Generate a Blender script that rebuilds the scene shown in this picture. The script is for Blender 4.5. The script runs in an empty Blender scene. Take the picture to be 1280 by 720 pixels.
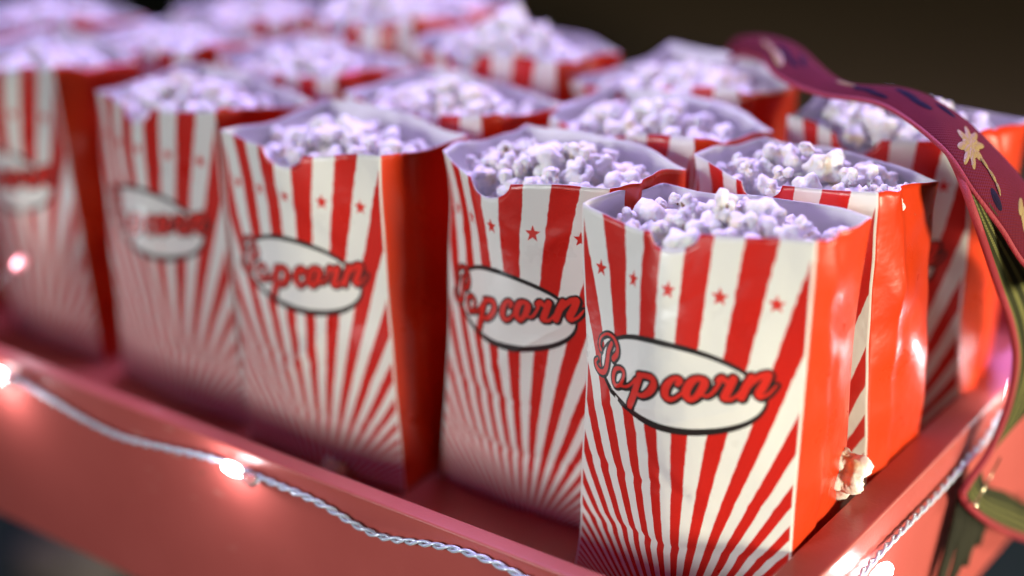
import bpy, bmesh, math, random
import numpy as np
from mathutils import Vector, Matrix, Quaternion

# ------------------------------------------------------------------ scene, camera, lights
SC = bpy.context.scene
COL = SC.collection
S = 0.01                                   # everything below is measured in centimetres
CAM = Vector((28.455, -50.14, 37.82))
FW = Vector((-0.551452, 0.738448, -0.388067))
RT = Vector((0.805048, 0.593005, -0.015570))
UP = Vector((-0.218628, 0.320999, 0.921500))
cam_d = bpy.data.cameras.new('camera')
cam = bpy.data.objects.new('camera', cam_d)
COL.objects.link(cam)
SC.camera = cam
M = Matrix.Identity(4)
for i in range(3):
    M[i][0], M[i][1], M[i][2], M[i][3] = RT[i], UP[i], -FW[i], CAM[i] * S
cam.matrix_world = M
cam_d.sensor_width = 36
cam_d.lens = 36 * 1989.9 / 1280
cam_d.clip_start = 0.02
cam_d.clip_end = 200
cam_d.dof.use_dof = True
cam_d.dof.focus_distance = 0.65
cam_d.dof.aperture_fstop = 2.0
cam_d.dof.aperture_blades = 0

world = bpy.data.worlds.new('World')
SC.world = world
world.use_nodes = True
world.node_tree.nodes['Background'].inputs[0].default_value = (0.75, 0.62, 0.52, 1)
world.node_tree.nodes['Background'].inputs[1].default_value = 0.025
SC.view_settings.view_transform = 'Standard'
SC.view_settings.look = 'None'
SC.view_settings.exposure = 0
SC.view_settings.gamma = 1
SC.cycles.use_denoising = True
SC.cycles.max_bounces = 8
SC.cycles.sample_clamp_indirect = 2


def area(name, loc, target, size, power, color, size_y=None):
    d = bpy.data.lights.new(name, 'AREA')
    d.energy = power
    d.color = color
    d.size = size * S
    if size_y:
        d.shape = 'RECTANGLE'
        d.size_y = size_y * S
    o = bpy.data.objects.new(name, d)
    COL.objects.link(o)
    o.location = Vector(loc) * S
    o.rotation_euler = (Vector(target) - Vector(loc)).to_track_quat('-Z', 'Y').to_euler()
    return o


# key light: a warm white lamp low on the right, a little in front
area('key_lamp', (148, -14, 7), (2, 4, 9), 20, 36, (1.0, 0.92, 0.68), 26)
# added warm fill low at right, behind the far corner, brightening strap-shaded bags
area('warm_back_fill', (130, 115, 20), (2, 12, 10), 18, 16, (1.0, 0.9, 0.68))
# cool light coming in low from the front left
fr = area('front_lamp', (-66, -165, 54), (4, 0, 10), 44, 1.35, (0.95, 0.98, 0.95), 50)
fr.data.spread = math.radians(42)
# violet stage light in front, above the rail
area('violet_stage_lamp', (-80, -150, 105), (-15, -2, 10), 40, 1.8, (0.34, 0.16, 1.0))
# second violet light, behind the tray
area('violet_back_lamp', (-70, 175, 150), (-18, 8, 12), 60, 42, (0.48, 0.28, 1.0))
# whitish light from above
area('overhead_lamp', (-40, 58, 150), (-15, 8, 14), 70, 42, (0.60, 0.50, 1.0))

# ------------------------------------------------------------------ helpers
def nd(nt, typ, **kw):
    n = nt.nodes.new(typ)
    for k, v in kw.items():
        if k.startswith('i_'):
            n.inputs[k[2:].replace('_', ' ')].default_value = v
        elif k.startswith('n_'):
            n.inputs[int(k[2:])].default_value = v
        else:
            setattr(n, k, v)
    return n


def mat(name, color, rough=0.5, **kw):
    m = bpy.data.materials.new(name)
    m.use_nodes = True
    b = m.node_tree.nodes['Principled BSDF']
    b.inputs['Base Color'].default_value = (*color, 1)
    b.inputs['Roughness'].default_value = rough
    for k, v in kw.items():
        b.inputs[k].default_value = v
    return m


def math_node(nt, op, a, b=None, c=None, clamp=False):
    n = nt.nodes.new('ShaderNodeMath')
    n.operation = op
    n.use_clamp = clamp
    for i, v in enumerate((a, b, c)):
        if v is None:
            continue
        if isinstance(v, (int, float)):
            n.inputs[i].default_value = v
        else:
            nt.links.new(v, n.inputs[i])
    return n.outputs[0]


def smooth(nt, v, lo, hi):
    n = nt.nodes.new('ShaderNodeMapRange')
    n.interpolation_type = 'SMOOTHSTEP'
    nt.links.new(v, n.inputs['Value'])
    n.inputs['From Min'].default_value = lo
    n.inputs['From Max'].default_value = hi
    return n.outputs['Result']


def mixc(nt, f, a, b):
    n = nt.nodes.new('ShaderNodeMix')
    n.data_type = 'RGBA'
    if isinstance(f, (int, float)):
        n.inputs[0].default_value = f
    else:
        nt.links.new(f, n.inputs[0])
    for i, v in ((6, a), (7, b)):
        if isinstance(v, tuple):
            n.inputs[i].default_value = (*v, 1)
        else:
            nt.links.new(v, n.inputs[i])
    return n.outputs[2]


def noise(nt, scale, detail=3, vec=None, rough=0.5):
    n = nt.nodes.new('ShaderNodeTexNoise')
    n.inputs['Scale'].default_value = scale
    n.inputs['Detail'].default_value = detail
    n.inputs['Roughness'].default_value = rough
    if vec is None:
        tc = nt.nodes.new('ShaderNodeTexCoord')
        vec = tc.outputs['Object']
    nt.links.new(vec, n.inputs['Vector'])
    return n.outputs['Fac']


def bump(nt, height, strength, dist):
    n = nt.nodes.new('ShaderNodeBump')
    n.inputs['Strength'].default_value = strength
    n.inputs['Distance'].default_value = dist
    nt.links.new(height, n.inputs['Height'])
    nt.links.new(n.outputs[0], nt.nodes['Principled BSDF'].inputs['Normal'])


def mesh_obj(name, verts, faces, mats, parent=None, smooth_=True, fmat=None, uv=None):
    """verts in cm"""
    me = bpy.data.meshes.new(name)
    v = np.asarray(verts, float) * S
    me.from_pydata(v.tolist(), [], [tuple(int(i) for i in f) for f in faces])
    for m in (mats if isinstance(mats, (list, tuple)) else [mats]):
        me.materials.append(m)
    if fmat is not None:
        me.polygons.foreach_set('material_index', list(fmat))
    if smooth_:
        me.polygons.foreach_set('use_smooth', [True] * len(me.polygons))
    if uv is not None:
        l = me.uv_layers.new(name='print')
        vi = np.empty(len(me.loops), int)
        me.loops.foreach_get('vertex_index', vi)
        l.data.foreach_set('uv', np.asarray(uv, float)[vi].ravel())
    me.update()
    o = bpy.data.objects.new(name, me)
    COL.objects.link(o)
    if parent:
        o.parent = parent
    return o


def empty(name, loc=(0, 0, 0), rz=0):
    o = bpy.data.objects.new(name, None)
    COL.objects.link(o)
    o.location = Vector(loc) * S
    o.rotation_euler = (0, 0, rz)
    o.empty_display_size = 0.02
    return o


def tag(o, label=None, cat=None, group=None, kind=None):
    for k, v in (('label', label), ('category', cat), ('group', group), ('kind', kind)):
        if v:
            o[k] = v
    return o


def tube(pts, rad, seg=10, closed_ends=True):
    """pts Nx3, rad scalar or N -> verts, faces"""
    pts = np.asarray(pts, float)
    n = len(pts)
    rad = np.full(n, rad) if np.isscalar(rad) else np.asarray(rad, float)
    t = np.gradient(pts, axis=0)
    t /= np.linalg.norm(t, axis=1)[:, None] + 1e-12
    ref = np.array([0.0, 0, 1]) if abs(t[0][2]) < .9 else np.array([1.0, 0, 0])
    a = np.cross(t[0], ref)
    a /= np.linalg.norm(a)
    V, F = [], []
    for i in range(n):
        a = a - t[i] * (a @ t[i])
        a /= np.linalg.norm(a)
        b = np.cross(t[i], a)
        for k in range(seg):
            th = 2 * math.pi * k / seg
            V.append(pts[i] + rad[i] * (math.cos(th) * a + math.sin(th) * b))
    for i in range(n - 1):
        for k in range(seg):
            k2 = (k + 1) % seg
            F.append((i * seg + k, i * seg + k2, (i + 1) * seg + k2, (i + 1) * seg + k))
    if closed_ends:
        F.append(tuple(range(seg))[::-1])
        F.append(tuple(range((n - 1) * seg, n * seg)))
    return np.array(V), F


def catmull(pts, n):
    p = np.asarray(pts, float)
    m = len(p)
    q = np.vstack([2 * p[0] - p[1], p, 2 * p[-1] - p[-2]])
    out = []
    for s in np.linspace(0, m - 1 - 1e-9, n):
        i = int(s)
        t = s - i
        a, b, c, d = q[i:i + 4]
        out.append(.5 * ((2 * b) + (c - a) * t + (2 * a - 5 * b + 4 * c - d) * t * t + (3 * b - a - 3 * c + d) * t ** 3))
    return np.array(out)


def contour(field, xs, ys):
    """flat mesh (2-D verts, faces) of the region where field > 0"""
    nx, ny = len(xs), len(ys)
    V, F, idx, cut = [], [], {}, {}

    def node(i, j):
        if (i, j) not in idx:
            idx[(i, j)] = len(V)
            V.append((xs[i], ys[j]))
        return idx[(i, j)]

    def edge(p, q):
        k = (p, q) if p < q else (q, p)
        if k not in cut:
            a, b = field[k[0]], field[k[1]]
            t = a / (a - b)
            cut[k] = len(V)
            V.append((xs[k[0][0]] + t * (xs[k[1][0]] - xs[k[0][0]]), ys[k[0][1]] + t * (ys[k[1][1]] - ys[k[0][1]])))
        return cut[k]
    pos = field > 0
    cells = np.argwhere(pos[:-1, :-1] | pos[1:, :-1] | pos[:-1, 1:] | pos[1:, 1:])
    for i, j in cells:
        i, j = int(i), int(j)
        c = [(i, j), (i + 1, j), (i + 1, j + 1), (i, j + 1)]
        if all(pos[k] for k in c):
            F.append([node(*k) for k in c])
            continue
        for tri in ((c[0], c[1], c[2]), (c[0], c[2], c[3])):
            poly = []
            for k in range(3):
                p, q = tri[k], tri[(k + 1) % 3]
                if pos[p]:
                    poly.append(node(*p))
                if pos[p] != pos[q]:
                    poly.append(edge(p, q))
            if len(poly) > 2:
                F.append(poly)
    return np.array(V), F


# ------------------------------------------------------------------ materials
PERIOD = 2.27                               # stripe period in cm where the stars are
RED = (0.62, 0.042, 0.008)
WHITE = (0.80, 0.79, 0.755)


def paper_finish(nt, b):
    tc = nt.nodes.new('ShaderNodeTexCoord')
    n1 = noise(nt, 55, 3, tc.outputs['Object'])
    n2 = noise(nt, 420, 2, tc.outputs['Object'])
    h = math_node(nt, 'ADD', math_node(nt, 'MULTIPLY', n1, 1.0), math_node(nt, 'MULTIPLY', n2, 0.05))
    bump(nt, h, 0.5, 0.0022)
    nt.links.new(math_node(nt, 'MULTIPLY_ADD', n1, 0.24, 0.19), b.inputs['Roughness'])
    b.inputs['Specular IOR Level'].default_value = 0.5


m_front = mat('striped_paper', WHITE)
nt = m_front.node_tree
b = nt.nodes['Principled BSDF']
uvn = nd(nt, 'ShaderNodeUVMap', uv_map='print')
sep = nd(nt, 'ShaderNodeSeparateXYZ')
nt.links.new(uvn.outputs[0], sep.inputs[0])
X, Z = sep.outputs[0], sep.outputs[1]
zz = math_node(nt, 'MAXIMUM', math_node(nt, 'ADD', Z, 1.5), 0.06)
w = math_node(nt, 'POWER', math_node(nt, 'DIVIDE', zz, 15.5), 0.85)
k = math_node(nt, 'DIVIDE', math_node(nt, 'DIVIDE', X, PERIOD), w)
kk = math_node(nt, 'ADD', k, math_node(nt, 'MULTIPLY_ADD', noise(nt, 2.2, 2, uvn.outputs[0]), 0.06, -0.03))
tri = math_node(nt, 'ABSOLUTE', math_node(nt, 'SUBTRACT', math_node(nt, 'FRACT', math_node(nt, 'ADD', kk, 0.5)), 0.5))
red = smooth(nt, tri, 0.238, 0.262)
edge_ = smooth(nt, math_node(nt, 'ABSOLUTE', X), 5.60, 5.63)
red = math_node(nt, 'MULTIPLY', red, math_node(nt, 'SUBTRACT', 1.0, edge_))
ink = mixc(nt, noise(nt, 9, 4, uvn.outputs[0]), (0.52, 0.014, 0.011), (0.64, 0.022, 0.013))
nt.links.new(mixc(nt, red, WHITE, ink), b.inputs['Base Color'])
paper_finish(nt, b)

m_side = mat('red_paper', RED)
paper_finish(m_side.node_tree, m_side.node_tree.nodes['Principled BSDF'])
m_inner = mat('plain_paper', (0.82, 0.81, 0.80), 0.6)
bump(m_inner.node_tree, noise(m_inner.node_tree, 60, 3), 0.4, 0.002)
m_ink_white = mat('white_ink', (0.80, 0.79, 0.76))
paper_finish(m_ink_white.node_tree, m_ink_white.node_tree.nodes['Principled BSDF'])
m_ink_black = mat('black_ink', (0.022, 0.018, 0.018))
paper_finish(m_ink_black.node_tree, m_ink_black.node_tree.nodes['Principled BSDF'])
m_ink_red = mat('red_ink', (0.68, 0.030, 0.020))
paper_finish(m_ink_red.node_tree, m_ink_red.node_tree.nodes['Principled BSDF'])

m_corn = mat('popcorn', (0.86, 0.83, 0.78), 0.62)
nt = m_corn.node_tree
b = nt.nodes['Principled BSDF']
b.inputs['Subsurface Weight'].default_value = 0.35
b.inputs['Subsurface Radius'].default_value = (0.5, 0.35, 0.25)
b.inputs['Subsurface Scale'].default_value = 0.004
nt.links.new(mixc(nt, smooth(nt, noise(nt, 90, 3), 0.56, 0.74), (0.87, 0.85, 0.80), (0.84, 0.72, 0.45)), b.inputs['Base Color'])
bump(nt, noise(nt, 500, 4), 0.5, 0.0012)
m_hull = mat('kernel_hull', (0.16, 0.06, 0.012), 0.3)

m_wood = mat('coral_painted_wood', (0.58, 0.145, 0.105), 0.38)
nt = m_wood.node_tree
b = nt.nodes['Principled BSDF']
tc = nd(nt, 'ShaderNodeTexCoord')
mp = nd(nt, 'ShaderNodeMapping')
mp.inputs['Scale'].default_value = (4, 40, 40)
nt.links.new(tc.outputs['Object'], mp.inputs['Vector'])
grain = noise(nt, 3, 4, mp.outputs[0])
blot = noise(nt, 22, 4)
mp2 = nd(nt, 'ShaderNodeMapping')
mp2.inputs['Scale'].default_value = (60, 260, 260)
mp2.inputs['Rotation'].default_value = (0, 0, 0.5)
nt.links.new(tc.outputs['Object'], mp2.inputs['Vector'])
scuff = math_node(nt, 'MULTIPLY', smooth(nt, noise(nt, 1, 3, mp2.outputs[0]), 0.66, 0.72), smooth(nt, noise(nt, 9, 2), 0.5, 0.62))
chip = smooth(nt, noise(nt, 130, 4, None, 0.6), 0.715, 0.73)
pcol = mixc(nt, blot, (0.42, 0.078, 0.066), (0.52, 0.105, 0.088))
pcol = mixc(nt, math_node(nt, 'MULTIPLY', scuff, 0.5), pcol, (0.62, 0.30, 0.25))
pcol = mixc(nt, chip, pcol, (0.24, 0.085, 0.055))
nt.links.new(pcol, b.inputs['Base Color'])
nt.links.new(math_node(nt, 'MULTIPLY_ADD', blot, 0.2, 0.28), b.inputs['Roughness'])
bump(nt, math_node(nt, 'ADD', math_node(nt, 'MULTIPLY', grain, 0.4), math_node(nt, 'MULTIPLY', noise(nt, 700, 3), 0.25)), 0.35, 0.0012)

# ------------------------------------------------------------------ ground
m_ground = mat('dark_ground', (0.05, 0.05, 0.04), 0.9)
nt = m_ground.node_tree
b = nt.nodes['Principled BSDF']
tc = nd(nt, 'ShaderNodeTexCoord')
sp = nd(nt, 'ShaderNodeSeparateXYZ')
nt.links.new(tc.outputs['Object'], sp.inputs[0])
n1 = noise(nt, 1.3, 5)
n2 = noise(nt, 14, 4)
g = mixc(nt, n2, (0.004, 0.018, 0.006), (0.010, 0.030, 0.010))
e = mixc(nt, n2, (0.42, 0.32, 0.15), (0.54, 0.42, 0.21))
far = smooth(nt, math_node(nt, 'ADD', math_node(nt, 'MULTIPLY_ADD', sp.outputs[0], 0.6, sp.outputs[1]), math_node(nt, 'MULTIPLY', n1, 0.8)), 1.9, 3.3)
nt.links.new(mixc(nt, far, g, e), b.inputs['Base Color'])
bump(nt, n2, 0.8, 0.02)
gv = []
N = 60
for j in range(N + 1):
    for i in range(N + 1):
        x = (i / N * 2 - 1)
        y = (j / N * 2 - 1)
        x, y = 6000 * x * abs(x), 6000 * y * abs(y)
        gv.append((x, y, -90 + 1.5 * math.sin(x * .05) * math.sin(y * .043 + 1)))
gf = [(j * (N + 1) + i, j * (N + 1) + i + 1, (j + 1) * (N + 1) + i + 1, (j + 1) * (N + 1) + i) for j in range(N) for i in range(N)]
tag(mesh_obj('ground', gv, gf, m_ground), kind='structure')

# ------------------------------------------------------------------ tray
YL, XR, ZR, T = -6.256, 5.163, 3.79, 1.63
TF = 0.95                                   # the front board is thinner than the side board
XW, YB, ZB = -66.0, 33.0, -6.15             # far ends and the lower edge of the boards
tray = tag(empty('vendor_tray', (0, 0, 0)), 'coral painted wooden tray with raised rails carrying all the popcorn bags', 'tray')


def board(name, x0, x1, y0, y1, z0, z1, bev=0.13):
    bm = bmesh.new()
    bmesh.ops.create_cube(bm, size=1)
    for v in bm.verts:
        v.co = Vector(((x0 + x1) / 2 + v.co.x * (x1 - x0), (y0 + y1) / 2 + v.co.y * (y1 - y0), (z0 + z1) / 2 + v.co.z * (z1 - z0))) * S
    bmesh.ops.bevel(bm, geom=bm.edges[:], offset=bev * S, segments=4, profile=0.5, affect='EDGES')
    me = bpy.data.meshes.new(name)
    bm.to_mesh(me)
    bm.free()
    me.materials.append(m_wood)
    me.polygons.foreach_set('use_smooth', [True] * len(me.polygons))
    o = bpy.data.objects.new(name, me)
    COL.objects.link(o)
    o.parent = tray
    md = o.modifiers.new('wn', 'WEIGHTED_NORMAL')
    return o


board('rail', XW, XR + T, YL - TF, YL, ZB, ZR)
board('rail', XR, XR + T, YL + 0.003, YB, ZB, ZR)
board('rail', XW, XR, YB, YB + T, ZB, ZR)
board('rail', XW - T, XW, YL - TF, YB + T, ZB, ZR)
board('base_board', XW + 0.01, XR - 0.01, YL + 0.01, YB - 0.01, -1.2, 0.0, 0.05)

# ------------------------------------------------------------------ popcorn kernels
def unit_dirs(sub):
    bm = bmesh.new()
    bmesh.ops.create_icosphere(bm, subdivisions=sub, radius=1)
    V = np.array([v.co[:] for v in bm.verts])
    F = [[v.index for v in f.verts] for f in bm.faces]
    bm.free()
    return V / np.linalg.norm(V, axis=1)[:, None], F


def kernel_shape(seed, sub):
    r = np.random.default_rng(seed)
    D, F = unit_dirs(sub)
    n = r.integers(5, 9)
    C, R = [], []
    for i in range(n):
        for _ in range(30):
            d = r.normal(size=3)
            d /= np.linalg.norm(d)
            if all(d @ (c / (np.linalg.norm(c) + 1e-9)) < .55 for c in C):
                break
        C.append(d * r.uniform(.42, .68))
        R.append(r.uniform(.30, .54))
    hits = []
    for c, R_ in zip(C, R):
        cd = D @ c
        disc = R_ ** 2 - c @ c + cd ** 2
        hits.append(np.where((disc > 0) & (cd > 0), cd + np.sqrt(np.maximum(disc, 0)), 0.30))
    H = np.array(hits)
    kx = 23.0
    rad = np.log(np.exp(kx * H).sum(0)) / kx - math.log(n) / kx * .4
    for f, a in ((3.5, .06), (7, .05), (14, .03)):
        w_ = r.normal(size=(3, 3)) * f
        ph = r.uniform(0, 6.28, 3)
        P_ = D * rad[:, None]
        rad = rad + a * np.sin(P_ @ w_.T + ph).prod(1) * 1.8
    V = D * rad[:, None]
    V /= np.abs(V).max()
    j = int(np.argmin(rad))                  # deepest crease: where the hull sits
    return V, F, D[j], float(np.linalg.norm(V[j]))


KERN = []
for s in range(14):
    V, F, hd, hr = kernel_shape(100 + s, 4)
    me = bpy.data.meshes.new('popped_kernel')
    me.from_pydata((V * S).tolist(), [], F)
    me.materials.append(m_corn)
    me.polygons.foreach_set('use_smooth', [True] * len(me.polygons))
    bm = bmesh.new()                         # a cupped scrap of hull
    bmesh.ops.create_uvsphere(bm, u_segments=12, v_segments=8, radius=1)
    q = Vector(hd).to_track_quat('Z', 'Y')
    hs = random.Random(s)
    sx, sy = hs.uniform(.12, .2), hs.uniform(.28, .46)
    for v in bm.verts:
        c = v.co.copy()
        c = Vector((c.x * sx + .10 * c.y * c.y, c.y * sy, c.z * .07 + .12 * c.y * c.y))
        v.co = (q @ c + Vector(hd) * (hr + .09)) * S
    hm = bpy.data.meshes.new('hull')
    bm.to_mesh(hm)
    bm.free()
    hm.materials.append(m_hull)
    hm.polygons.foreach_set('use_smooth', [True] * len(hm.polygons))
    KERN.append((me, hm, Vector(hd)))
LOW = [kernel_shape(300 + s, 3)[:2] for s in range(8)]
stuff_V, stuff_F = [], []


def add_stuff(p, rad, rng):
    V, F = LOW[rng.integers(len(LOW))]
    q = Quaternion(rng.normal(size=4)).normalized().to_matrix()
    base = sum(len(v) for v in stuff_V)
    stuff_V.append((V * rad) @ np.array(q).T + np.array(p))
    stuff_F.extend([[i + base for i in f] for f in F])


def add_kernel(p, rad, rng, label, group, hull=False, face=None, roll=None):
    me, hm, hd = KERN[rng.integers(len(KERN))]
    o = bpy.data.objects.new('popped_kernel', me)
    COL.objects.link(o)
    o.location = Vector(p) * S
    if face is not None:
        q = Quaternion(face, rng.uniform(0, 6.28)) @ hd.rotation_difference(face)
    else:
        q = Quaternion(rng.normal(size=4)).normalized()
    o.rotation_mode = 'QUATERNION'
    o.rotation_quaternion = q
    o.scale = [rad * rng.uniform(.78, 1.16) for _ in range(3)]
    tag(o, label, 'popcorn', group)
    if hull:
        h = bpy.data.objects.new('hull', hm)
        COL.objects.link(h)
        h.parent = o
    return o


# ------------------------------------------------------------------ the printed logo (flat shapes in cm on the front panel)
STROKES = [[(-3.58, 11.03, 0.116), (-3.79, 10.67, 0.133), (-3.87, 10.26, 0.145), (-3.96, 9.92, 0.145), (-4.17, 9.66, 0.133), (-4.52, 9.6, 0.116), (-4.82, 9.74, 0.11), (-4.9, 9.94, 0.099), (-4.73, 10.08, 0.07)], [(-4.43, 10.54, 0.087), (-4.57, 10.76, 0.087), (-4.42, 11.1, 0.07), (-3.96, 11.35, 0.07), (-3.46, 11.32, 0.093), (-3.14, 11.04, 0.116), (-3.14, 10.72, 0.139), (-3.42, 10.43, 0.139)], [(-2.83, 10.18, 0.081), (-3.21, 10.04, 0.116), (-3.37, 9.73, 0.133), (-3.32, 9.46, 0.128), (-3.08, 9.36, 0.093), (-2.79, 9.5, 0.093), (-2.58, 9.82, 0.11), (-2.57, 10.09, 0.11), (-2.83, 10.18, 0.081)], [(-2.79, 9.45, 0.075), (-2.37, 9.52, 0.075), (-2.0, 9.73, 0.081), (-1.71, 10.01, 0.081)], [(-1.36, 10.24, 0.186), (-1.62, 9.73, 0.209), (-1.87, 9.21, 0.215), (-2.07, 8.84, 0.215)], [(-1.46, 10.24, 0.145), (-1.0, 10.35, 0.128), (-0.57, 10.33, 0.157), (-0.5, 10.08, 0.197), (-0.75, 9.73, 0.174), (-1.17, 9.46, 0.116), (-1.5, 9.42, 0.104)], [(0.7, 10.38, 0.13), (0.83, 10.54, 0.122), (0.68, 10.62, 0.096), (0.42, 10.49, 0.13), (0.17, 10.16, 0.191), (0.11, 9.85, 0.2), (0.3, 9.68, 0.13), (0.59, 9.76, 0.087), (0.89, 10.03, 0.07)], [(1.57, 10.76, 0.104), (1.31, 10.59, 0.165), (1.1, 10.23, 0.191), (1.08, 9.99, 0.191), (1.27, 9.83, 0.122), (1.53, 10.03, 0.139), (1.74, 10.39, 0.174), (1.8, 10.66, 0.165), (1.57, 10.76, 0.104)], [(1.65, 10.13, 0.078), (1.91, 10.07, 0.07), (2.16, 10.3, 0.078), (2.37, 10.66, 0.087)], [(2.33, 10.78, 0.13), (2.48, 10.88, 0.148), (2.63, 10.79, 0.113), (2.82, 10.8, 0.113)], [(2.9, 10.92, 0.165), (2.73, 10.49, 0.174), (2.58, 10.14, 0.174)], [(2.58, 10.08, 0.13), (2.84, 10.09, 0.087), (3.09, 10.31, 0.078), (3.26, 10.54, 0.078)], [(3.58, 11.06, 0.165), (3.39, 10.65, 0.174), (3.22, 10.21, 0.165)], [(3.31, 10.43, 0.087), (3.6, 10.84, 0.113), (3.94, 11.15, 0.139), (4.24, 11.24, 0.148)], [(4.26, 11.19, 0.165), (4.07, 10.77, 0.183), (3.88, 10.43, 0.174), (3.96, 10.31, 0.13)], [(3.96, 10.28, 0.096), (4.24, 10.42, 0.078), (4.45, 10.64, 0.07), (4.6, 10.84, 0.052)]]
gx, gy = np.arange(-5.3, 5.2, .035), np.arange(8.3, 11.9, .035)
GX, GY = np.meshgrid(gx, gy, indexing='ij')


def stroke_field(PX, PY):
    best = np.full(PX.shape, -9.0)
    for st in STROKES:
        cv = catmull(st, 6 * (len(st) - 1) + 1)
        for a, c in zip(cv[:-1], cv[1:]):
            d = c[:2] - a[:2]
            t = np.clip(((PX - a[0]) * d[0] + (PY - a[1]) * d[1]) / (d @ d + 1e-9), 0, 1)
            dist = np.hypot(PX - a[0] - t * d[0], PY - a[1] - t * d[1])
            best = np.maximum(best, a[2] + t * (c[2] - a[2]) - dist)
    return best


fl = stroke_field(GX, GY)
fs = stroke_field(GX - .05, GY + .03)
LET_RED = contour(fl - .014, gx, gy)
LET_BLACK = contour(np.maximum(fl + .082, fs + .08), gx, gy)
ox, oy = np.arange(-4.7, 4.7, .06), np.arange(8.0, 12.2, .04)
OX, OY = np.meshgrid(ox, oy, indexing='ij')
OUT = 1 - np.sqrt(((OX + .1) / 4.38) ** 2 + ((OY - 10.1) / 1.90) ** 2)
INN = 1 - np.sqrt(((OX + .1) / 4.25) ** 2 + ((OY - 10.14) / 1.63) ** 2)
OVAL_BLACK = contour(OUT, ox, oy)
OVAL_WHITE = contour(INN, ox, oy)


def star_flat(cx, cy, r):
    V, F = [(cx, cy)], []
    for i in range(10):
        a = math.pi / 2 + i * math.pi / 5
        q = r if i % 2 == 0 else r * .42
        V.append((cx + q * math.cos(a), cy + q * math.sin(a)))
    F = [(0, 1 + i, 1 + (i + 1) % 10) for i in range(10)]
    return V, F


# ------------------------------------------------------------------ a paper bag
HALF = 5.74                                 # half width of the printed panel in cm


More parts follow.
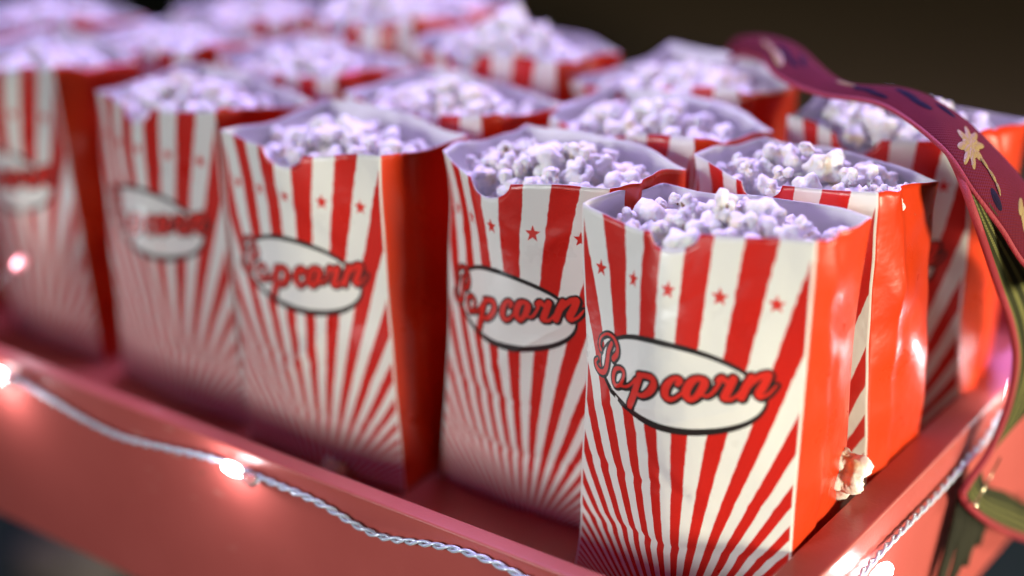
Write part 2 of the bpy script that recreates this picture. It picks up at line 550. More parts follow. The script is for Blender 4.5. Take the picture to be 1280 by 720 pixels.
class Bag:
    def __init__(self, x, y, yaw, seed, off=None, scale_z=1.0, bot=None):
        self.x, self.y, self.yaw = x, y, yaw
        r = np.random.default_rng(seed)
        self.sz = scale_z
        j = lambda s: r.normal(0, s, 2)
        if seed not in (11, 16, 17):
            off = dict(off or {})
            for k_, o_ in (('BL', (0, 1.1, .3)), ('BM', (.1, .8, .3)), ('AP', (0, .55 if seed > 17 else .1, 0)), ('CL', (0, .5, .15))):
                off[k_] = tuple(np.array(off.get(k_, (0, 0, 0))) + o_)
        top = dict(FL=(-4.5, .1), AP=(-.75, -1.08), FR=(4.45, 0), CR=(5.1, 1.25), BR=(5.16, 5.15), BM=(.6, 5.5), BL=(-4.0, 5.15), CL=(-4.15, 2.6))
        b0 = dict(FL=(-4.95, .1), AP=(0, -.3), FR=(4.95, 0), CR=(5.0, 1.6), BR=(4.9, 5.0), BM=(0, 5.1), BL=(-4.7, 5.0), CL=(-4.7, 2.5))
        self.h = dict(FL=16.25, AP=15.95, FR=16.6, CR=16.5, BR=15.95, BM=16.1, BL=16.0, CL=16.1)
        off = off or {}
        for k_ in top:
            o = off.get(k_, (0, 0, 0))
            jj = j(.19)
            top[k_] = np.array(top[k_]) + jj + np.array(o[:2])
            self.h[k_] += o[2] + r.normal(0, .11)
            b0[k_] = np.array(b0[k_]) + j(.05) + np.array((bot or {}).get(k_, (0, 0)))
        if seed not in (11, 16, 17):
            top['CR'][0] -= .3
            b0['CR'][0] -= .1
        self.top, self.bot = top, b0
        self.wk = r.normal(size=(7, 3)) * np.array([.35, .5, .7, .9, 1.1, 1.4, 1.8])[:, None] * .6
        self.wp = r.uniform(0, 6.28, 7)
        self.wa = np.array([.09, .08, .06, .05, .035, .025, .016])
        self.cr = [(r.uniform(-1, 1), r.uniform(3, 15), r.normal(0, .6), r.uniform(-.11, .11)) for _ in range(11)]

    def _poly(self, D, keys, t, rnd):
        P_ = np.array([D[k_] for k_ in keys])
        nseg = len(keys) - 1

        def ev(tt):
            tt = np.clip(tt, 0, 1) * nseg
            i = np.minimum(tt.astype(int), nseg - 1)
            f = (tt - i)[:, None]
            return P_[i] * (1 - f) + P_[i + 1] * f
        acc = 0
        win = np.minimum(rnd, np.minimum(t, 1 - t))
        for q in np.linspace(-1, 1, 9):
            acc = acc + ev(t + q * win)
        return acc / 9

    KEYS = dict(front=('FL', 'AP', 'FR'), right=('FR', 'CR', 'BR'), back=('BR', 'BM', 'BL'), left=('BL', 'CL', 'FL'))
    RND = dict(front=.13, right=.025, back=.3, left=.06)

    def rim(self, side, t):
        H = {k_: np.array([v]) for k_, v in self.h.items()}
        h = self._poly(H, self.KEYS[side], t, .25)[:, 0]
        if side == 'front':
            X_ = (t * 2 - 1) * HALF + .05
            h = h - .64 * np.sqrt(np.maximum(0, 1 - (X_ / 1.3) ** 2)) ** .8
        h = h + (.10 * np.sin(5.1 * t + self.wp[1] * 3 + ord(side[0])) + .05 * np.sin(13 * t + self.wp[2])) * np.minimum(1, 8 * t * (1 - t))
        return h * self.sz

    def point(self, side, t, z):
        """t in 0..1 along the side, z height -> Nx3 in bag space (cm)"""
        t = np.asarray(t, float)
        z = np.asarray(z, float)
        rn = self.RND[side]
        if side == 'right':
            a, c = self._poly(self.bot, self.KEYS[side], t, rn), self._poly(self.top, self.KEYS[side], t, rn)
        else:
            a, c = self._poly(self.bot, self.KEYS[side], t, rn), self._poly(self.top, self.KEYS[side], t, rn)
        f = (np.clip(z / (16.3 * self.sz), 0, 1.1) ** .8)[:, None]
        p = a * (1 - f) + c * f
        bul = np.sin(np.pi * np.clip(z / (17 * self.sz), 0, 1)) * 4 * t * (1 - t)
        nrm = dict(front=(0, -1), right=(1, 0), back=(0, 1), left=(-1, 0))[side]
        p = p + np.array(nrm) * (bul * (.30 if side in ('front', 'back') else .12))[:, None]
        q = np.column_stack([p, z])
        wv = (np.sin(q @ self.wk.T + self.wp) * self.wa).sum(1)
        if side == 'front':
            u = t * 2 - 1
            for cu, cz, sl, am in self.cr:
                dd = (z - cz) - sl * (u - cu) * 5
                wv = wv + am * np.exp(-np.abs(dd) / .28) * np.exp(-((u - cu) / .55) ** 2) * (1 - u * u)
            wv = wv - .13 * np.exp(-((z - 3.0 - .1 * u) / .16) ** 2) * (1 - u ** 4) - .08 * np.exp(-((z - 5.6 + .15 * u) / .14) ** 2) * (1 - u ** 4)
        if side == 'right':
            wv = wv - .14 * np.exp(-np.abs(t - .56) / .05) + (.06 * np.sin(z * .9 + self.wp[0]) * np.sin(6 * t + self.wp[1]) + .035 * np.sin(z * 2.1 + 3 * t + self.wp[2])) * 4 * t * (1 - t)
        wv = wv * np.clip(z / 2.5, .15, 1) * (1 + 1.3 * np.clip(z / 16.5, 0, 1) ** 5)
        ctr = np.array([.1, 2.4])
        d = p - ctr
        d = d / (np.linalg.norm(d, axis=1)[:, None] + 1e-6)
        q[:, :2] += d * wv[:, None]
        return q

    def build(self, root, rows=64, nf=88, label=True, fine=True):
        V, UV, Hc = [], [], []
        cols = []
        for side, n in (('front', nf), ('right', 22), ('back', 26), ('left', 18)):
            for i in range(n):
                cols.append((side, i / n))
        NC = len(cols)
        tz = np.linspace(0, 1, rows)
        for side in ('front', 'right', 'back', 'left'):
            ts = np.array([t for s, t in cols if s == side])
            hh = self.rim(side, ts)
            for t, h in zip(ts, hh):
                z = tz * h
                pts = self.point(side, np.full(rows, t), z)
                V.append(pts)
                if side == 'front' or side == 'back':
                    UV += [((t * 2 - 1) * HALF, zz_) for zz_ in z]
                else:
                    UV += [(0.57, zz_) for zz_ in z]
        V = np.vstack(V)
        F, FM = [], []
        for c in range(NC):
            c2 = (c + 1) % NC
            s = cols[c][0]
            m_ = 0 if s in ('front', 'back') else 1
            for r_ in range(rows - 1):
                F.append((c * rows + r_, c2 * rows + r_, c2 * rows + r_ + 1, c * rows + r_ + 1))
                FM.append(m_)
        F.append([c * rows for c in range(NC)][::-1])
        FM.append(0)
        # per-corner UVs so that the panel edge keeps its own print
        me = bpy.data.meshes.new('paper_sleeve')
        me.from_pydata((V * S).tolist(), [], F)
        for m_ in (m_front, m_side, m_inner, m_inner):
            me.materials.append(m_)
        me.polygons.foreach_set('material_index', FM)
        me.polygons.foreach_set('use_smooth', [True] * len(F))
        l = me.uv_layers.new(name='print')
        uv = np.array(UV)
        out = []
        for fi, f in enumerate(F):
            if fi == len(F) - 1:
                out += [(0, 0)] * len(f)
                continue
            c = f[0] // rows
            side = cols[c][0]
            for vi in f:
                cc = vi // rows
                u_, z_ = uv[vi]
                if side in ('front', 'back') and cols[cc][0] != side:
                    u_ = HALF
                out.append((u_, z_))
        l.data.foreach_set('uv', np.array(out).ravel())
        o = bpy.data.objects.new('paper_sleeve', me)
        COL.objects.link(o)
        o.parent = root
        md = o.modifiers.new('paper thickness', 'SOLIDIFY')
        md.thickness = .03 * S
        md.offset = -1
        md.material_offset = 2
        md.use_rim = True
        md.material_offset_rim = 2
        if label:
            starV, starF = [], []
            for k_ in range(-2, 3):
                a, f = star_flat(k_ * PERIOD * (1.0 if abs(k_) < 2 else .985), 14.0 * self.sz, .37)
                starF += [[i + len(starV) for i in ff] for ff in f]
                starV += a
            lp = self.decal('label_print', [(OVAL_BLACK, .008, m_ink_black), (OVAL_WHITE, .013, m_ink_white), ((np.array(starV), starF), .008, m_ink_red)], root)
            self.decal('lettering', [(LET_BLACK, .018, m_ink_black), (LET_RED, .024, m_ink_red)], lp)
        return o

    def decal(self, name, layers, parent):
        V, F, FM, mats = [], [], [], []
        n0 = 0
        for li, ((v2, f2), off, m_) in enumerate(layers):
            v2 = np.asarray(v2)
            t = (v2[:, 0] / HALF + 1) / 2
            z = v2[:, 1]
            p = self.point('front', t, z)
            e = 1e-2
            du = self.point('front', np.clip(t + e, 0, 1), z) - self.point('front', np.clip(t - e, 0, 1), z)
            dz = self.point('front', t, z + .05) - self.point('front', t, z - .05)
            nn = np.cross(du, dz)
            nn /= np.linalg.norm(nn, axis=1)[:, None]
            V.append(p + nn * off)
            F += [[i + n0 for i in f] for f in f2]
            n0 += len(v2)
            mats.append(m_)
            FM += [li] * len(f2)
        return mesh_obj(name, np.vstack(V), F, mats, parent, True, FM)

    def world(self, p):
        c, s = math.cos(self.yaw), math.sin(self.yaw)
        return np.array([self.x + c * p[0] - s * p[1], self.y + s * p[0] + c * p[1], p[2]])

    def fill(self, seed, level, count, individual, label=None, group=None, rmin=.56, rmax=1.12, heap=.6, hulls=.3):
        """drop kernels into the mouth of the bag"""
        rng = np.random.default_rng(seed)
        placed = []
        PA = np.zeros((400, 4))
        tp = self.top
        poly = np.array([tp[k_] * .78 + self.bot[k_] * .22 for k_ in ('FL', 'AP', 'FR', 'CR', 'BR', 'BM', 'BL', 'CL')])
        ctr = poly.mean(0)

        def inside(p, r):
            for a, c in zip(poly, np.roll(poly, -1, 0)):
                d = c - a
                n = np.array([d[1], -d[0]]) / np.linalg.norm(d)
                if (p - a) @ n > -r:
                    return False
            return True
        tries = 0
        nbase = 46
        while len(placed) < count + nbase and tries < 1800:
            tries += 1
            base = len(placed) < nbase
            r = rng.uniform(rmin, rmax)
            best = None
            for _ in range(14 if not base else 6):
                p = np.array([rng.uniform(-5, 5), rng.uniform(-1.2, 5.6)])
                if not inside(p, r * 1.1 + .08):
                    continue
                rr = np.linalg.norm((p - ctr) / np.array([5.0, 3.2]))
                z = level * self.sz - 3.05 + heap * max(0, 1 - rr)
                if placed:
                    nq = len(placed)
                    d2 = (PA[:nq, 0] - p[0]) ** 2 + (PA[:nq, 1] - p[1]) ** 2
                    s2 = ((r + PA[:nq, 3]) * .74) ** 2
                    hit = d2 < s2
                    if hit.any():
                        z = max(z, float((PA[:nq, 2][hit] + np.sqrt(s2[hit] - d2[hit])).max()))
                if z + r > level * self.sz + .1 + (heap + 1.0) * max(0, 1 - rr):
                    continue
                if best is None or z < best[1]:
                    best = (p, z)
            if best is None:
                continue
            p, z = best
            PA[len(placed)] = (p[0], p[1], z, r)
            placed.append((np.array([p[0], p[1], z]), r))
            w_ = self.world((p[0], p[1], z))
            if base or not individual:
                add_stuff(w_, r, rng)
            else:
                h = rng.random() < hulls
                face = None
                if h:
                    face = (CAM - Vector(w_)).normalized()
                    face = (face + Vector(rng.normal(0, .35, 3))).normalized()
                add_kernel(w_, r, rng, label, group, h, face)
        return placed


# name, x, y, yaw, top offsets, z scale, label print?, kernels (individual?), label, popcorn label
BAGS = [
    ('E', .19, -.52, .10, dict(), 1.0, True, True,
     'striped popcorn bag in the near corner of the tray, whole logo sharp and readable',
     'white popped kernel heaped in the near corner bag of the tray', 'popcorn in the near corner bag'),
    ('D', -9.42, 1.1, .02, dict(FL=(.4, 0, .1)), 1.0, True, True,
     'striped popcorn bag in the front row, directly left of the near corner bag',
     'white popped kernel in the front row bag next to the corner bag', 'popcorn in the front row second bag'),
    ('C', -19.68, -1.2, .04, dict(FL=(-.4, 0, 0)), 1.0, True, True,
     'striped popcorn bag in the middle of the front row, red side turned to view',
     'lilac lit popped kernel in the middle bag of the front row', 'popcorn in the front row middle bag'),
    ('B', -30.69, -.18, -.05, dict(), 1.0, True, True,
     'blurred striped popcorn bag, second from the left end of the front row',
     'blurred popped kernel in the front row bag second from the left end', 'popcorn in the front row fourth bag'),
    ('A', -42.7, .44, -.01, dict(FR=(-.5, 0, .1)), 1.0, True, False,
     'most blurred striped popcorn bag with logo, at the left end of the front row', None, None),
    ('F', .15, 6.6, -.04, dict(BR=(-.1, -.4, -.2)), 1.0, True, True,
     'popcorn bag with bright orange lit side, directly behind the near corner bag',
     'popped kernel in the bag directly behind the near corner bag', 'popcorn in the bag behind the corner bag'),
    ('G', .41, 15.46, .12, dict(), 1.0, True, False,
     'popcorn bag under the burgundy strap, third along the right hand rail', None, None),
    ('D2', -9.42, 8.3, -.05, dict(FL=(1.0, 0, 0)), 1.0, False, False,
     'popcorn bag of the second row, between the strap side bags and the middle ones', None, None),
    ('C2', -19.34, 6.0, -.03, dict(), 1.0, False, False,
     'popcorn bag of the second row, right behind the middle front bag', None, None),
    ('B2', -29.94, 7.6, -.02, dict(), 1.0, False, False,
     'second row popcorn bag with thin red rim line, behind second bag from the left', None, None),
    ('A2', -40.2, 7.0, .02, dict(), 1.0, False, False,
     'popcorn bag at the left end of the second row, in violet light', None, None),
    ('D3', -11.2, 15.2, .06, dict(BL=(.9, .2, .5), BM=(0, .3, .3)), 1.0, False, False,
     'popcorn bag of the third row with a pale mouth just left of the strap', None, None),
    ('C3', -21.2, 14.2, .0, dict(), 1.04, False, False,
     'popcorn bag of the third row, heaped high in the centre background', None, None),
    ('B3', -31.4, 15.2, .05, dict(), 1.06, False, False,
     'tall popcorn bag of the third row showing red stripes at the top edge of view', None, None),
    ('A3', -40.5, 14.6, .0, dict(), 1.0, False, False,
     'popcorn bag at the left end of the third row, violet and very blurred', None, None),
    ('B4', -33.5, 22.4, .0, dict(), 1.0, False, False,
     'popcorn bag in the last row at the top edge of view', None, None),
    ('Z', -54.0, .6, .0, dict(), 1.0, False, False,
     'popcorn bag beyond the left end logo bag, only its dark red side in view', None, None),
    ('Z2', -51.0, 7.8, .0, dict(), 1.0, False, False,
     'popcorn bag at the far left edge of view behind the left end logo bag', None, None),
]
for bi, (nm, x, y, yaw, off, szz, lab, ind, text, ktext, kgrp) in enumerate(BAGS):
    root = tag(empty('popcorn_bag', (x, y, 0.02), yaw), text, 'popcorn bag', 'striped popcorn bags in the tray')
    bot = {'A': dict(FL=(2.2, 0), CL=(1.8, 0), BL=(1.5, 0)), 'E': dict(FL=(.2, -1.2), AP=(0, -1.3), FR=(0, -1.0))}.get(nm)
    bag = Bag(x, y, yaw, 11 + bi, off, szz, bot)
    near = nm in 'EDCBF'
    bag.build(root, 64 if near else 40, 88 if near else 56, lab)
    lvl = {'E': 15.85, 'C': 15.7}.get(nm, 15.9)
    bag.fill(500 + bi, lvl, {'E': 68, 'D': 66, 'F': 54, 'C': 66, 'B': 44}.get(nm, 72), ind, ktext, kgrp, heap={'C3': 1.4, 'G': 1.1, 'B3': .9, 'E': .5, 'D': .5, 'C': .6, 'A': .2, 'A2': .2, 'A3': .3, 'Z2': 0}
             .get(nm, .5), hulls=.5 if nm == 'E' else .2)

rng = np.random.default_rng(9)
add_kernel((4.95, 4.2, 5.0), 1.02, rng, 'loose white popped kernel lying on the rail beside the corner bag', None)
add_kernel((-18.2, -2.2, .62), .62, rng, 'blurred loose popped kernel on the tray floor before the middle front bag', None)
so = mesh_obj('popcorn', np.vstack(stuff_V), stuff_F, m_corn)
tag(so, 'white popcorn filling the farther striped bags up to their rims', 'popcorn', None, 'stuff')

# ------------------------------------------------------------------ fairy lights
m_wire = mat('clear_wire', (0.60, 0.68, 0.80), 0.2, **{'Metallic': 0.15, 'Coat Weight': .6})
m_clear = mat('clear_plastic', (0.9, 0.9, 0.95), 0.08, **{'Transmission Weight': 0.9, 'IOR': 1.45})
m_led = mat('lit_led', (1, 1, 1), 0.3)
m_led.node_tree.nodes['Principled BSDF'].inputs['Emission Color'].default_value = (0.88, 0.96, 1.0, 1)
m_led.node_tree.nodes['Principled BSDF'].inputs['Emission Strength'].default_value = 14
m_dim = mat('dim_led', (.4, .1, .12), 0.3)
m_dim.node_tree.nodes['Principled BSDF'].inputs['Emission Color'].default_value = (1.0, 0.42, 0.50, 1)
m_dim.node_tree.nodes['Principled BSDF'].inputs['Emission Strength'].default_value = 0.75
yo, xo = YL - TF, XR + T
fairy = tag(empty('fairy_light_string', (xo, yo, 2.5)), 'twisted clear wire of lit white fairy lights running along the coral rails', 'fairy lights', )
LPTS = [(-66, yo - .25, 2.9), (-52, yo - .25, 2.6), (-42, yo - .25, 3.0), (-36, yo - .25, 3.25), (-32.72, yo - .25, 3.03), (-29.79, yo - .25, 2.56), (-26.92, yo - .25, 2.35), (-23.53, yo - .25, 2.75), (-20.04, yo - .25, 3.2), (-16.81, yo - .25, 3.15), (-13.96, yo - .25, 3.05), (-10.82, yo - .25, 2.6), (-7.77, yo - .25, 3.2), (-5.7, yo - .25, 3.5), (-3.33, yo - .25, 3.4), (1, yo - .25, 2.8), (5, yo - .25, 2.6), (xo + .1, yo - .1, 2.6), (xo + .25, -5, 2.5), (xo + .25, -1, 2.1), (xo + .25, 2.3, 2.3), (xo + .25, 6.33, 2.3), (xo + .25, 9.3, 2.25), (xo + .25, 12.4, 2.4), (xo + .25, 15.0, 2.5), (xo + .25, 17.2, 3.0), (xo + .25, 22, 2.4), (xo + .25, 30, 2.6)]


LPTS = [(x_, y_, z_ - (.22 if y_ < -6 else 0)) for x_, y_, z_ in LPTS]


def arc_resample(pts, step):
    c = catmull(pts, 3000)
    s = np.r_[0, np.cumsum(np.linalg.norm(np.diff(c, axis=0), axis=1))]
    t = np.arange(0, s[-1], step)
    return np.column_stack([np.interp(t, s, c[:, i]) for i in range(3)]), t


cl, ts = arc_resample(LPTS, .055)
tg = np.gradient(cl, axis=0)
tg /= np.linalg.norm(tg, axis=1)[:, None]
sd = np.cross(tg, [0, 0, 1.0])
sd /= np.linalg.norm(sd, axis=1)[:, None]
un = np.cross(sd, tg)
wob = .35 * np.sin(ts * .37) + .5 * np.sin(ts * .113 + 1)
for ph in (0, math.pi):
    th = ts * 2 * math.pi / 1.5 + wob + ph
    P3 = cl + .086 * (np.cos(th)[:, None] * sd + np.sin(th)[:, None] * un)
    V, F = tube(P3, .074, 7)
    mesh_obj('wire', V, F, m_wire, fairy).location = -fairy.location


def bulb(p, axis, lamp_off, power, stub=True, r=.27, ln=.5, m_=None):
    p = np.array(p, float)
    ax = np.array(axis, float)
    ax /= np.linalg.norm(ax)
    bo = mesh_obj('bulb', *tube([p - ax * ln, p - ax * ln * .9, p - ax * ln * .3, p + ax * ln * .5, p + ax * ln * .9, p + ax * ln], [r * .5, r * .8, r, r, r * .7, r * .1], 14), m_ or m_led, fairy)
    bo.location = -fairy.location
    if stub:
        c0 = p + ax * ln * 1.1
        V, F = tube([c0, c0 + ax * .2, c0 + ax * .8, c0 + ax * 1.0], [.12, .3, .34, .1], 14)
        sl = mesh_obj('sleeve', V, F, m_clear, bo)
    d = bpy.data.lights.new('bulb_glow', 'POINT')
    d.energy = power
    d.color = (0.86, 0.95, 1.0)
    d.shadow_soft_size = .25 * S
    lo = bpy.data.objects.new('bulb_glow', d)
    COL.objects.link(lo)
    lo.location = Vector(p + np.array(lamp_off)) * S
    return bo


bulb((-19.0, yo - .45, 3.0), (1, 0, -.12), (-.2, -.7, -.1), .045)
bulb((-35.7, yo - .45, 3.1), (1, 0, -.1), (0, -.8, -.6), .06)
bulb((xo + .5, 17.6, 4.2), (.1, .2, 1), (.5, 0, .5), .06, False, .3, .8)
bulb((xo + .55, 2.9, 1.6), (0, 1, .1), (.7, 0, 0), .06, False, .36, .8)
V, F = tube(catmull([(-40.0, YL - .6, ZR + .1), (-39.4, YL + .8, 5.2), (-38.9, -4.0, 6.6)], 20), .06, 6)
lead = mesh_obj('wire', V, F, m_clear, fairy)
lead.location = -fairy.location
bulb((-38.6, -3.4, 7.05), (.3, .6, .7), (.0, -.6, .3), .028, False, .3, .42, m_dim)

# ------------------------------------------------------------------ the strap
def fabric(name, c1, c2, sc=900, rough=.92, stripes=None):
    m = mat(name, c1, rough, **{'Specular IOR Level': .2})
    nt = m.node_tree
    b = nt.nodes['Principled BSDF']
    uvn = nd(nt, 'ShaderNodeUVMap', uv_map='print')
    sp = nd(nt, 'ShaderNodeSeparateXYZ')
    nt.links.new(uvn.outputs[0], sp.inputs[0])
    wu = math_node(nt, 'SINE', math_node(nt, 'MULTIPLY', sp.outputs[0], 36.0))
    wv = math_node(nt, 'SINE', math_node(nt, 'MULTIPLY', sp.outputs[1], 36.0))
    wv2 = math_node(nt, 'MULTIPLY', wu, wv)
    nz = noise(nt, 60, 4)
    col = mixc(nt, nz, c1, c2)
    if stripes:
        s = smooth(nt, math_node(nt, 'SINE', math_node(nt, 'MULTIPLY', sp.outputs[1], 15.0)), -.1, .5)
        near = math_node(nt, 'SUBTRACT', 1.0, smooth(nt, sp.outputs[1], 1.1, 1.7))
        col = mixc(nt, math_node(nt, 'MULTIPLY', math_node(nt, 'MULTIPLY', s, near), math_node(nt, 'MULTIPLY_ADD', wu, .25, .75)), col, stripes)
    nt.links.new(col, b.inputs['Base Color'])
    bump(nt, wv2, .5, .0006)
    return m


m_burg = fabric('burgundy_fabric', (0.085, 0.003, 0.010), (0.13, 0.005, 0.016))
m_oliv = fabric('olive_lining', (0.018, 0.020, 0.008), (0.045, 0.046, 0.015), stripes=(0.20, 0.19, 0.06))
m_hem = mat('red_piping', (0.30, 0.018, 0.03), .7)
m_gold = mat('gold_thread', (0.30, 0.20, 0.065), .5)
m_navy = mat('navy_thread', (0.012, 0.007, 0.022), .95, **{'Specular IOR Level': .1})
for m_ in (m_gold, m_navy, m_hem):
    bump(m_.node_tree, noise(m_.node_tree, 1500, 2), .8, .0006)

strap = tag(empty('shoulder_strap', (0, 16, 17)), 'burgundy embroidered carrying strap with olive lining draped over the bags and rail', 'strap')
FA = [(-13.2, 24.0, 12.5), (-11.8, 23.2, 16.4), (-9.6, 22.0, 17.7), (-6.26, 20.07, 18.1), (-1.63, 15.83, 17.9), (1.85, 15.3, 18.2), (4.33, 14.34, 17.8), (6.09, 14.33, 16.6), (7.55, 14.83, 15.0), (9.0, 15.8, 12.5), (11.2, 16.6, 11.2), (14.5, 17.6, 12.4)]
FB = [(-12.4, 22.0, 12.5), (-10.6, 21.5, 16.2), (-7.4, 18.6, 17.4), (-4.4, 14.6, 17.6), (-1.76, 13.31, 17.8), (1.52, 12.41, 18.0), (5.43, 9.87, 17.3), (7.37, 8.57, 16.0), (8.39, 9.14, 14.5), (9.26, 10.13, 12.8), (11.4, 11.2, 10.9), (15.0, 12.4, 12.0)]


FB = [tuple(np.array(b_) + .2 * (np.array(a_) - np.array(b_))) for a_, b_ in zip(FA, FB)]


class Ribbon:
    def __init__(self, A, B, n, sag=0.0):
        self.A, self.B, self.n, self.sag = catmull(A, n), catmull(B, n), n, sag
        mid = (self.A + self.B) / 2
        self.len = np.r_[0, np.cumsum(np.linalg.norm(np.diff(mid, axis=0), axis=1))]
        self.wid = float(np.linalg.norm(self.A - self.B, axis=1).mean())

    def at(self, i, t):
        i = np.clip(np.asarray(i, float), 0, self.n - 1.001)
        k0 = i.astype(int)
        f = (i - k0)[:, None]
        a = self.A[k0] * (1 - f) + self.A[k0 + 1] * f
        c = self.B[k0] * (1 - f) + self.B[k0 + 1] * f
        t = np.asarray(t, float)
        p = a + (c - a) * t[:, None]
        p[:, 2] += self.sag * 4 * t * (1 - t)
        return p

    def normal(self, i, t):
        e = self.at(np.asarray(i) + .5, t) - self.at(np.asarray(i) - .5, t)
        g = self.at(i, np.asarray(t) + .05) - self.at(i, np.asarray(t) - .05)
        nn = np.cross(g, e)
        nn /= np.linalg.norm(nn, axis=1)[:, None] + 1e-9
        return nn

    def build(self, name, m_, m_under, parent, thick=.16, seg=14):
        V, F, UV = [], [], []
        for i in range(self.n):
            tt = np.linspace(0, 1, seg + 1)
            V.append(self.at(np.full(seg + 1, float(i)), tt))
            UV += [(self.len[i], t * self.wid) for t in tt]
        for i in range(self.n - 1):
            for k in range(seg):
                a = i * (seg + 1) + k
                F.append((a, a + seg + 1, a + seg + 2, a + 1))
        o = mesh_obj(name, np.vstack(V), F, [m_, m_under], parent, True, None, UV)
        o.location = -parent.location
        md = o.modifiers.new('thickness', 'SOLIDIFY')
        md.thickness = thick * S
        md.offset = 0
        md.material_offset = 1
        md.material_offset_rim = 0
        return o


face = Ribbon(FA, FB, 120, .25)
face.build('webbing', m_oliv, m_burg, strap)
HL = [(3.9, 12.6, 17.6), (5.7, 10.9, 16.9), (7.35, 9.3, 15.45), (7.75, 11.9, 11.6), (8.0, 13.7, 8.95), (8.2, 14.3, 7.0), (8.2, 13.9, 5.0), (8.0, 12.8, 3.2), (7.65, 11.3, 2.0), (7.6, 11.1, 1.4), (8.0, 12.4, -.04), (8.4, 15.2, -2.1), (8.6, 18.77, -4.28), (8.8, 22, -5.6)]
HR = [(4.2, 13.2, 17.2), (6.2, 11.4, 16.4), (7.9, 10.3, 15.2), (8.9, 14.2, 11.8), (9.3, 16.6, 9.2), (9.3, 17.2, 6.8), (8.9, 16.6, 5.0), (8.3, 15.6, 3.7), (7.45, 13.9, 2.3), (7.4, 13.6, 1.5), (7.5, 14.4, .4), (7.6, 16.6, -.9), (7.8, 19.4, -2.8), (8.0, 22, -4)]
lin = Ribbon(HL, HR, 130, 0)
lin.build('lining', m_oliv, m_burg, strap)
V, F = tube(lin.A, .17, 10)
mesh_obj('piping', V, F, m_hem, strap).location = -strap.location
V, F = tube(face.B, .11, 8)
mesh_obj('piping', V, F, m_hem, strap).location = -strap.location


def embroidery(name, shapes, m_):
    """shapes: list of (i centre, t centre, list of (di, dt, r, aspect, angle)) ellipses stitched on the webbing"""
    V, F = [], []
    for si, (ci, ct, els) in enumerate(shapes):
        ds = self_len = (face.len[-1] / (face.n - 1))
        for ei, (dx, dy, r, asp, ang) in enumerate(els):
            n0 = sum(len(v) for v in V)
            ii, tt = [], []
            ring = 18
            for rr in (0, .5, 1):
                for q in range(ring if rr else 1):
                    th = 2 * math.pi * q / ring
                    lx, ly = r * rr * math.cos(th), r * asp * rr * math.sin(th)
                    x_ = dx + lx * math.cos(ang) - ly * math.sin(ang)
                    y_ = dy + lx * math.sin(ang) + ly * math.cos(ang)
                    ii.append(ci + x_ / ds)
                    tt.append(ct + y_ / face.wid)
            ii, tt = np.array(ii), np.clip(np.array(tt), .02, .98)
            p = face.at(ii, tt)
            nn = face.normal(ii, tt)
            sgn = np.where((nn[:, 2] > 0), 1, -1)[:, None]
            hgt = np.array([.15] + [.14] * ring + [.088] * ring)[:, None] + ei * .002
            V.append(p + nn * sgn * hgt)
            for q in range(ring):
                q2 = (q + 1) % ring
                F.append((n0, n0 + 1 + q, n0 + 1 + q2))
                F.append((n0 + 1 + q, n0 + 1 + ring + q, n0 + 1 + ring + q2, n0 + 1 + q2))
    mesh_obj(name, np.vstack(V), F, m_, strap).location = -strap.location


def embroider(shapes, m_, name):
    for sh in shapes:
        embroidery(name(sh), [sh], m_)


flower = [(.75 * math.cos(a), .75 * math.sin(a), .55, .42, a) for a in [i * math.pi / 4 for i in range(8)]] + [(.4 * math.cos(a + .4), .4 * math.sin(a + .4), .4, .4, a + .4) for a in [i * math.pi / 4 for i in range(8)]] + [(0, 0, .3, 1, 0)] + [(1.4, .1, .6, .12, .1), (2.4, .25, .6, .12, .2), (3.2, .5, .5, .12, .4)]
leafy = [(0, 0, .7, .35, .5), (.7, .35, .6, .35, .2), (-.6, -.2, .5, .4, .9)]
embroider([(71, .52, flower), (45, .45, [(0, 0, .55, .3, .4), (.4, .2, .3, .4, 0)]), (27, .55, leafy + [(1.0, .5, .7, .6, .5)]), (90, .55, leafy)], m_gold, lambda s: 'gold_flower' if s[2] is flower else 'gold_leaf')
embroider([(56, .48, [(0, 0, .9, .38, .25), (.9, .2, .7, .4, -.2)]), (63, .25, [(0, 0, .8, .3, 0)]), (36, .4, [(0, 0, .6, .35, .9)]), (82, .8, [(0, 0, .8, .3, .2)]), (32, .5, leafy), (50, .7, leafy)], m_navy, lambda s: 'navy_leaf')

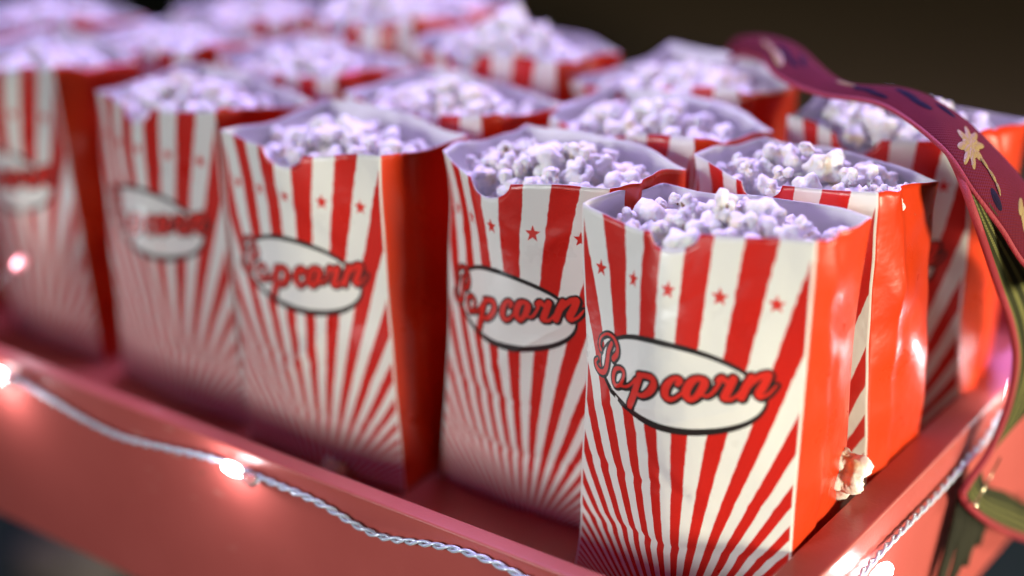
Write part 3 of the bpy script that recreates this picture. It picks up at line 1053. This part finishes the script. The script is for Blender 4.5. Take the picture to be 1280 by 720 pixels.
# dark tassel strips gathered under the strap where it is pinned
m_tas = fabric('dark_olive_cloth', (0.010, 0.010, 0.007), (0.05, 0.047, 0.03))
tas = [((7.25, 11.9, 1.4), (7.3, 11.0, -1.0), (7.2, 9.6, -3.6), 1.5), ((7.3, 12.2, 1.2), (7.45, 11.9, -1.4), (7.3, 11.0, -3.6), 1.3), ((7.3, 12.8, 1.2), (7.5, 12.9, -.8), (7.35, 12.6, -2.9), .95), ((7.3, 13.3, 1.1), (7.5, 13.7, -.6), (7.4, 13.7, -2.3), .8)]
V_, F_, UV_ = [], [], []
for ti, (p0, p1, p2, wd) in enumerate(tas):
    cv = catmull([p0, p1, p2], 16)
    for i in range(16):
        f = i / 15
        hw = wd * .5 * (.45 + 1.6 * f * (1 - f)) * (1 if f < .85 else .55)
        for k in range(7):
            v = k / 6 * 2 - 1
            V_.append(cv[i] + np.array([.16 * math.cos(v * 5 + ti) + .05 * ti, v * hw, .05 * v]))
            UV_.append((f * 5, v))
    base = ti * 16 * 7
    for i in range(15):
        for k in range(6):
            a = base + i * 7 + k
            F_.append((a, a + 1, a + 8, a + 7))
to = mesh_obj('tassel', V_, F_, m_tas, strap, True, None, UV_)
to.location = -strap.location
to.modifiers.new('thickness', 'SOLIDIFY').thickness = .08 * S
m_pin = mat('steel_pin', (0.75, 0.66, 0.48), .25, **{'Metallic': 1.0})
pin = tag(empty('sewing_pin', (7.9, 11.6, 1.4)), 'thin steel pin with round head fixing the strap fold to its lining', 'pin')
V, F = tube([(8.15, 11.15, 1.25), (8.3, 13.4, 2.6)], .045, 8)
mesh_obj('shaft', V, F, m_pin, pin).location = -pin.location
bm = bmesh.new()
bmesh.ops.create_uvsphere(bm, u_segments=12, v_segments=8, radius=.15)
V = [np.array(v.co) + np.array((8.15, 11.1, 1.22)) for v in bm.verts]
F = [[v.index for v in f.verts] for f in bm.faces]
bm.free()
mesh_obj('head', V, F, m_pin, pin).location = -pin.location

# ------------------------------------------------------------------ pale stone on the ground
bm = bmesh.new()
bmesh.ops.create_icosphere(bm, subdivisions=4, radius=1)
V = []
for v in bm.verts:
    c = v.co
    d = 1 + .08 * math.sin(3 * c.x + 1) * math.cos(4 * c.y) + .05 * math.sin(7 * c.z + 3 * c.x)
    V.append((c.x * 9 * d - 141, c.y * 7.5 * d + 70, c.z * 5 * d - 88))
F = [[v.index for v in f.verts] for f in bm.faces]
bm.free()
m_stone = mat('pale_stone', (0.11, 0.105, 0.05), .8)
bump(m_stone.node_tree, noise(m_stone.node_tree, 40, 5), .6, .004)
tag(mesh_obj('stone', V, F, m_stone), 'pale rounded stone lying on the dark ground below the tray', 'stone')
